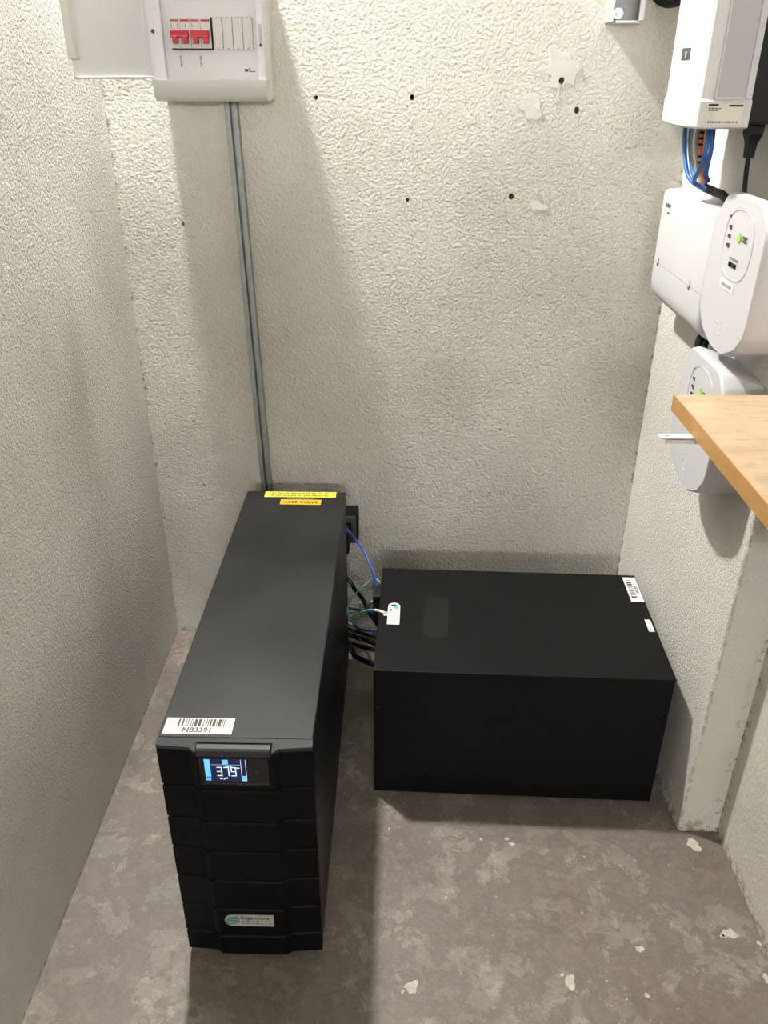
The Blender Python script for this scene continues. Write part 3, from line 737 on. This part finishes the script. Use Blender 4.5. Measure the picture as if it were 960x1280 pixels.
# cables dropping out of it
def wire(name, pts, r, mt, label, cat='cable', group='cables under the white wall unit'):
    return tag(obj(name, TUBE(pts, r), mt, smooth=60), label, cat, group)
wire('network_cable', [(0.462, 1.475, 1.20), (0.458, 1.462, 1.155), (0.462, 1.430, 1.105), (0.474, 1.395, 1.090), (0.490, 1.385, 1.088)], 0.0034, M_blue2, 'leftmost blue network cable hanging under the white wall unit')
wire('network_cable', [(0.468, 1.470, 1.20), (0.466, 1.455, 1.150), (0.470, 1.425, 1.105), (0.482, 1.395, 1.094)], 0.0034, M_blue2, 'blue network cable just right of the leftmost one')
wire('network_cable', [(0.462, 1.375, 1.20), (0.458, 1.352, 1.160), (0.458, 1.356, 1.130), (0.464, 1.398, 1.098), (0.480, 1.405, 1.088)], 0.0034, M_blue2, 'rightmost blue network cable bowing out under the white unit')
wire('network_cable', [(0.472, 1.382, 1.20), (0.471, 1.368, 1.150), (0.474, 1.380, 1.112), (0.488, 1.405, 1.098)], 0.0034, M_blue2, 'blue network cable just left of the bowed out one')
for i, (a, mt, lbl) in enumerate(((1.452, M_grwire, 'grey wire next to the left blue cables under unit'), (1.440, M_whwire, 'white wire in the middle of the hanging cables'), (1.428, M_grwire, 'grey wire right of the white one under unit'))):
    wire('signal_wire', [(0.468, a, 1.20), (0.466, a - 0.006, 1.150), (0.474, a - 0.030, 1.095)], 0.0030, mt, lbl)
wire('signal_wire', [(0.472, 1.402, 1.20), (0.470, 1.392, 1.150), (0.478, 1.398, 1.092)], 0.0042, M_owire, 'orange wire among the hanging cables under unit')
ow = wire('striped_cable', [(0.470, 1.415, 1.20), (0.468, 1.408, 1.150), (0.476, 1.404, 1.092)], 0.0040, M_owire, 'orange cable ringed with black stripes under unit')
path = spline([(0.470, 1.415, 1.20), (0.468, 1.408, 1.150), (0.476, 1.404, 1.092)], 30)
for k in range(8):
    if k == 4: continue
    zc = 1.174 - k * 0.0085
    q = min(path, key=lambda p_: abs(p_.z - zc))
    obj('stripe', cyl(bmesh.new(), (q.x, q.y, zc), 0.0048, 0.0036, seg=12), M_rubber, ow)
wire('power_lead', [(0.484, 1.405, 1.088), (0.488, 1.370, 1.086), (0.490, 1.330, 1.084), (0.497, 1.295, 1.064), (0.508, 1.280, 1.02)], 0.0065, M_rubber, 'black cable lying on top of the white wall box')
pl = thing('plugged_lead', 'black appliance lead plugged into underside of white wall unit', 'cable', (0.505, 1.305, 1.186), group='cables under the white wall unit')
obj('connector', loft(bmesh.new(), [[(-a, -c, z), (a, -c, z), (a, c, z), (-a, c, z)] for a, c, z in
    ((0.010, 0.013, 0.004), (0.010, 0.013, -0.014), (0.0065, 0.008, -0.026), (0.0055, 0.006, -0.046))]), M_rubber, pl)
obj('lead', TUBE([(0, 0, -0.044), (0.001, -0.002, -0.07), (0.004, -0.006, -0.10), (0.016, -0.012, -0.15), (0.022, -0.014, -0.19)], 0.0034), M_rubber, pl, smooth=60)

# ---------------------------------------------------------------- right wall, box with a split cover
ib = thing('wall_junction_box', 'white wall box with split cover left of the upper oval unit', 'junction box', (XR, 1.447, 0.98), R90)
def rr(y0, y1, x0, x1, r=0.012, n=5):    # plan outline, rounded on the room side
    p = [(x1, y0)]
    for i in range(n + 1):
        t = math.pi / 2 * i / n; p.append((x0 + r - r * math.sin(t), y0 + r - r * math.cos(t)))
    for i in range(n + 1):
        t = math.pi / 2 * i / n; p.append((x0 + r - r * math.cos(t), y1 - r + r * math.sin(t)))
    return p + [(x1, y1)]
Y0, Y1, XF = 1.3035, 1.5900, 0.475
def rg(z, dx=0.0, dy=0.0): return [(x, y, z) for x, y in rr(Y0 + dy, Y1 - dy, XF + dx, 0.528)]
obj('cover', loft(bmesh.new(), [rg(0.9412), rg(1.058), rg(1.063, 0.0015, 0.001), rg(1.066, 0.006, 0.004)]), M_white2, ib, world=True, smooth=35)
obj('lower_cover', loft(bmesh.new(), [rg(0.866, 0.034, 0.004), rg(0.869, 0.022, 0.001), rg(0.877, 0.010), rg(0.890, 0.002), rg(0.905), rg(0.9402)]), M_white2, ib, world=True, smooth=35)
obj('back_plate', BOX(0.520, XR, Y0 + 0.004, Y1 - 0.004, 0.872, 1.062, bev=0.003), M_wgrey, ib, world=True)
for yy in (1.5550, 1.3700):
    obj('clip_slot', merge(BOX(XF - 0.0006, XF + 0.002, yy - 0.004, yy + 0.004, 0.9350, 0.9400), BOX(XF - 0.0006, XF + 0.002, yy - 0.0045, yy - 0.0025, 0.9400, 0.9500)), M_inkg, ib, world=True)
WALLR = Matrix.Rotation(R90, 4, 'Z') @ FRONT
obj('lettering', text_bm('nobrs', 0.0130, WALLR, (XF - 0.0002, 1.5460, 1.0420)), M_inkg, ib, world=True)
obj('small_print', BOX(XF - 0.0004, XF + 0.001, 1.5340, 1.5450, 1.0280, 1.0315), M_inkg, ib, world=True)

# ---------------------------------------------------------------- right wall, two shield shaped units
FACE = [(1.262, 1.100), (1.288, 1.067), (1.298, 0.932), (1.272, 0.902), (1.222, 0.885), (1.176, 0.884), (1.132, 0.903), (1.108, 0.932), (1.104, 1.067), (1.132, 1.100)]
def subdiv(pts, n=3):
    """rounded outline: Chaikin corner cutting"""
    for _ in range(n):
        q = []
        for a, c in zip(pts, pts[1:] + pts[:1]):
            q += [tuple(a[i] * 0.88 + c[i] * 0.12 for i in (0, 1)), tuple(a[i] * 0.12 + c[i] * 0.88 for i in (0, 1))]
        pts = q
    return pts
def shield(name, label, dy, dz):
    cy, cz = 1.2 + dy, 0.99 + dz
    t = thing(name, label, 'transmitter', (XR, cy, cz), R90, 'shield shaped units on the right wall')
    F = [(y + dy, z + dz) for y, z in subdiv(FACE, 2)]
    def rg_(x, k, kz=None, drop=0.0):
        kz = k if kz is None else kz
        return [(x, cy + (y - cy) * k, cz + (z - cz) * kz - (drop * max(0, z - cz) / 0.11)) for y, z in F]
    obj('housing', loft(bmesh.new(), [rg_(XR, 1.03, 1.02, 0.018), rg_(0.505, 1.03, 1.02, 0.008), rg_(0.482, 1.025, 1.015), rg_(0.4730, 1.0), rg_(0.4705, 0.975)]), M_white2, t, world=True, smooth=32)
    # oval plate set into the face
    oy, oz, oh, ow_ = 1.193 + dy, 1.037 + dz, 0.048, 0.054
    ov = []
    for i in range(28):
        a = 2 * math.pi * i / 28; ca, sa = math.cos(a), math.sin(a)
        ov.append((oy + ow_ * math.copysign(abs(ca) ** 0.8, ca), oz + oh * math.copysign(abs(sa) ** 0.8, sa)))
    def ovr(x, k): return [(x, oy + (y - oy) * k, oz + (z - oz) * k) for y, z in ov]
    b = bmesh.new()
    loft(b, [ovr(0.4712, 1.0), ovr(0.4697, 0.985), ovr(0.4697, 0.955), ovr(0.4708, 0.945)], True, True)
    obj('oval_plate', b, M_white2, t, world=True, smooth=32)
    b = loft(bmesh.new(), [ovr(0.4709, 1.018), ovr(0.4703, 1.018), ovr(0.4703, 1.0), ovr(0.4709, 1.0)], False, False)
    obj('oval_groove', b, M_greyp, t, world=True)
    x = 0.4693
    b = bmesh.new()
    for k, (yy, zz) in enumerate(((1.2335, 1.0705), (1.2310, 1.0570), (1.2300, 1.0445), (1.2290, 1.0325))):
        box(b, x - 0.0002, x + 0.0008, yy + dy - 0.001, yy + dy + 0.0015, zz + dz - 0.002, zz + dz + 0.002)
        if k: box(b, x - 0.0002, x + 0.0008, yy + dy - 0.0075, yy + dy - 0.0035, zz + dz - 0.0035, zz + dz + 0.0025)
    obj('status_marks', b, M_inkg, t, world=True)
    obj('logo_leaf', loft(bmesh.new(), [[(xx, y, z) for y, z in blob(1.190 + dy, 1.0475 + dz, 0.0052, 0.0072, 3, 12, 0.2)] for xx in (x + 0.0006, x - 0.0002)]), M_lime, t, world=True)
    obj('lettering', text_bm('CEC', 0.0110, WALLR, (x, 1.1700 + dy, 1.0480 + dz), sx=0.95), M_inkg, t, world=True)
    b = bmesh.new()
    dashes(1.1780 + dy, 1.2100 + dy, 1.0180 + dz, 0.0032, 6, lambda p, q, r, s: box(b, x - 0.0002, x + 0.0006, p, q, r, s), 7)
    obj('model_print', b, M_inkl, t, world=True)
    b = bmesh.new()
    for p, q in stripes(1.1820 + dy, 1.2110 + dy, 11, 15): box(b, x - 0.0002, x + 0.0006, p, q, 1.0065 + dz, 1.0130 + dz)
    obj('barcode', b, M_ink, t, world=True)
    ll = obj('number_label', BOX(0.4697, 0.4712, 1.1760 + dy, 1.2290 + dy, 0.9735 + dz, 0.9860 + dz), M_labelw, t, world=True)
    b = bmesh.new()
    dashes(1.1830 + dy, 1.2220 + dy, 0.9798 + dz, 0.0042, 7, lambda p, q, r, s: box(b, 0.4694, 0.4700, p, q, r, s), 11)
    obj('small_print', b, M_inkl, ll, world=True)
    b = bmesh.new()
    for i in range(9):
        rnd = random.Random(i); yy = 1.205 + dy + rnd.uniform(-0.022, 0.022); zz = 0.917 + dz + rnd.uniform(-0.010, 0.010)
        box(b, 0.4699, 0.4712, yy, yy + rnd.uniform(0.003, 0.007), zz, zz + rnd.uniform(0.002, 0.004), bev=0.0003)
    obj('raised_mark', b, M_white2, t, world=True)
    return t
shield('shield_transmitter', 'upper of the two white shield shaped units with oval plate', 0.0, 0.0)
shield('shield_transmitter', 'lower of the two white shield shaped units, behind the shelf', 0.030, -0.235)
tag(obj('wire_loom', merge(TUBE([(0.508, 1.352, 0.868), (0.500, 1.345, 0.852), (0.506, 1.335, 0.820), (0.512, 1.325, 0.79)], 0.0075),
                           TUBE([(0.515, 1.365, 0.870), (0.510, 1.356, 0.845), (0.514, 1.350, 0.81)], 0.0060),
                           TUBE([(0.512, 1.338, 0.870), (0.504, 1.328, 0.850), (0.512, 1.315, 0.82)], 0.0050)), M_rubber, smooth=60),
    'black wire loom between the two shield shaped units', 'cable')

# ---------------------------------------------------------------- wooden shelf and its bracket
SZ = 0.860
sf = thing('wooden_shelf', 'thick wooden board shelf with orange brown edges at right', 'shelf', (0.379, 1.078, SZ - 0.022), 0.004)
obj('board', BOX(0.0015, XN - 0.379 - 0.004, -0.74, -0.0015, 0.0, 0.022), M_wood, sf)
obj('edge_band', BOX(0.0, 0.0015, -0.74, 0.0, -0.0003, 0.0218), M_wood_edge, sf)
obj('edge_band', BOX(0.0, XN - 0.379 - 0.004, -0.0015, 0.0, -0.0003, 0.0218), M_wood_edge, sf)
bk = thing('shelf_bracket', 'white metal bracket arm with a hole jutting out below the shelf', 'bracket', (XN, 0.985, SZ - 0.022))
def arm():
    pts = []
    L0 = 0.336 - XN; hw_ = 0.0068
    cu = bpy.data.curves.new('a', 'CURVE'); cu.dimensions = '2D'; cu.fill_mode = 'BOTH'; cu.extrude = 0.0013
    def poly(pts):
        sp = cu.splines.new('POLY'); sp.points.add(len(pts) - 1); sp.use_cyclic_u = True
        for q, (a, c) in zip(sp.points, pts): q.co = (a, c, 0, 1)
    poly([(0, -hw_), (0, hw_)] + [(L0 + hw_ - hw_ * math.sin(t), hw_ * math.cos(t)) for t in [math.pi * i / 12 for i in range(13)]])
    poly([(L0 + 0.011 + 0.0032 * math.cos(t), 0.0022 * math.sin(t)) for t in [2 * math.pi * i / 12 for i in range(12)]])
    o = bpy.data.objects.new('a', cu); COL.objects.link(o)
    dg = bpy.context.evaluated_depsgraph_get(); dg.update()
    me = bpy.data.meshes.new_from_object(o.evaluated_get(dg)); bm = bmesh.new(); bm.from_mesh(me)
    bpy.data.objects.remove(o); bpy.data.curves.remove(cu); bpy.data.meshes.remove(me)
    bm.transform(Matrix.Translation((0, 0, -0.0016))); return bm
obj('arm', arm(), M_labelw, bk)
obj('arm_flange', BOX(0.336 - XN + 0.008, 0.0, -0.0068, -0.0050, -0.0085, -0.0020), M_labelw, bk)
obj('wall_leg', BOX(-0.003, 0.0, -0.0068, 0.0068, -0.19, 0.0), M_labelw, bk)
obj('brace', loft(bmesh.new(), [[(x, y, z) for y in (-0.003, 0.003) for x, z in ((((-0.19), -0.003), (-0.19 + 0.008, -0.003)) if y < 0 else ((-0.19 + 0.008, -0.003), (-0.19, -0.003)))],
                                [(x, y, -0.17) for y in (-0.003, 0.003) for x in ((-0.009, -0.001) if y < 0 else (-0.001, -0.009))]]), M_labelw, bk)
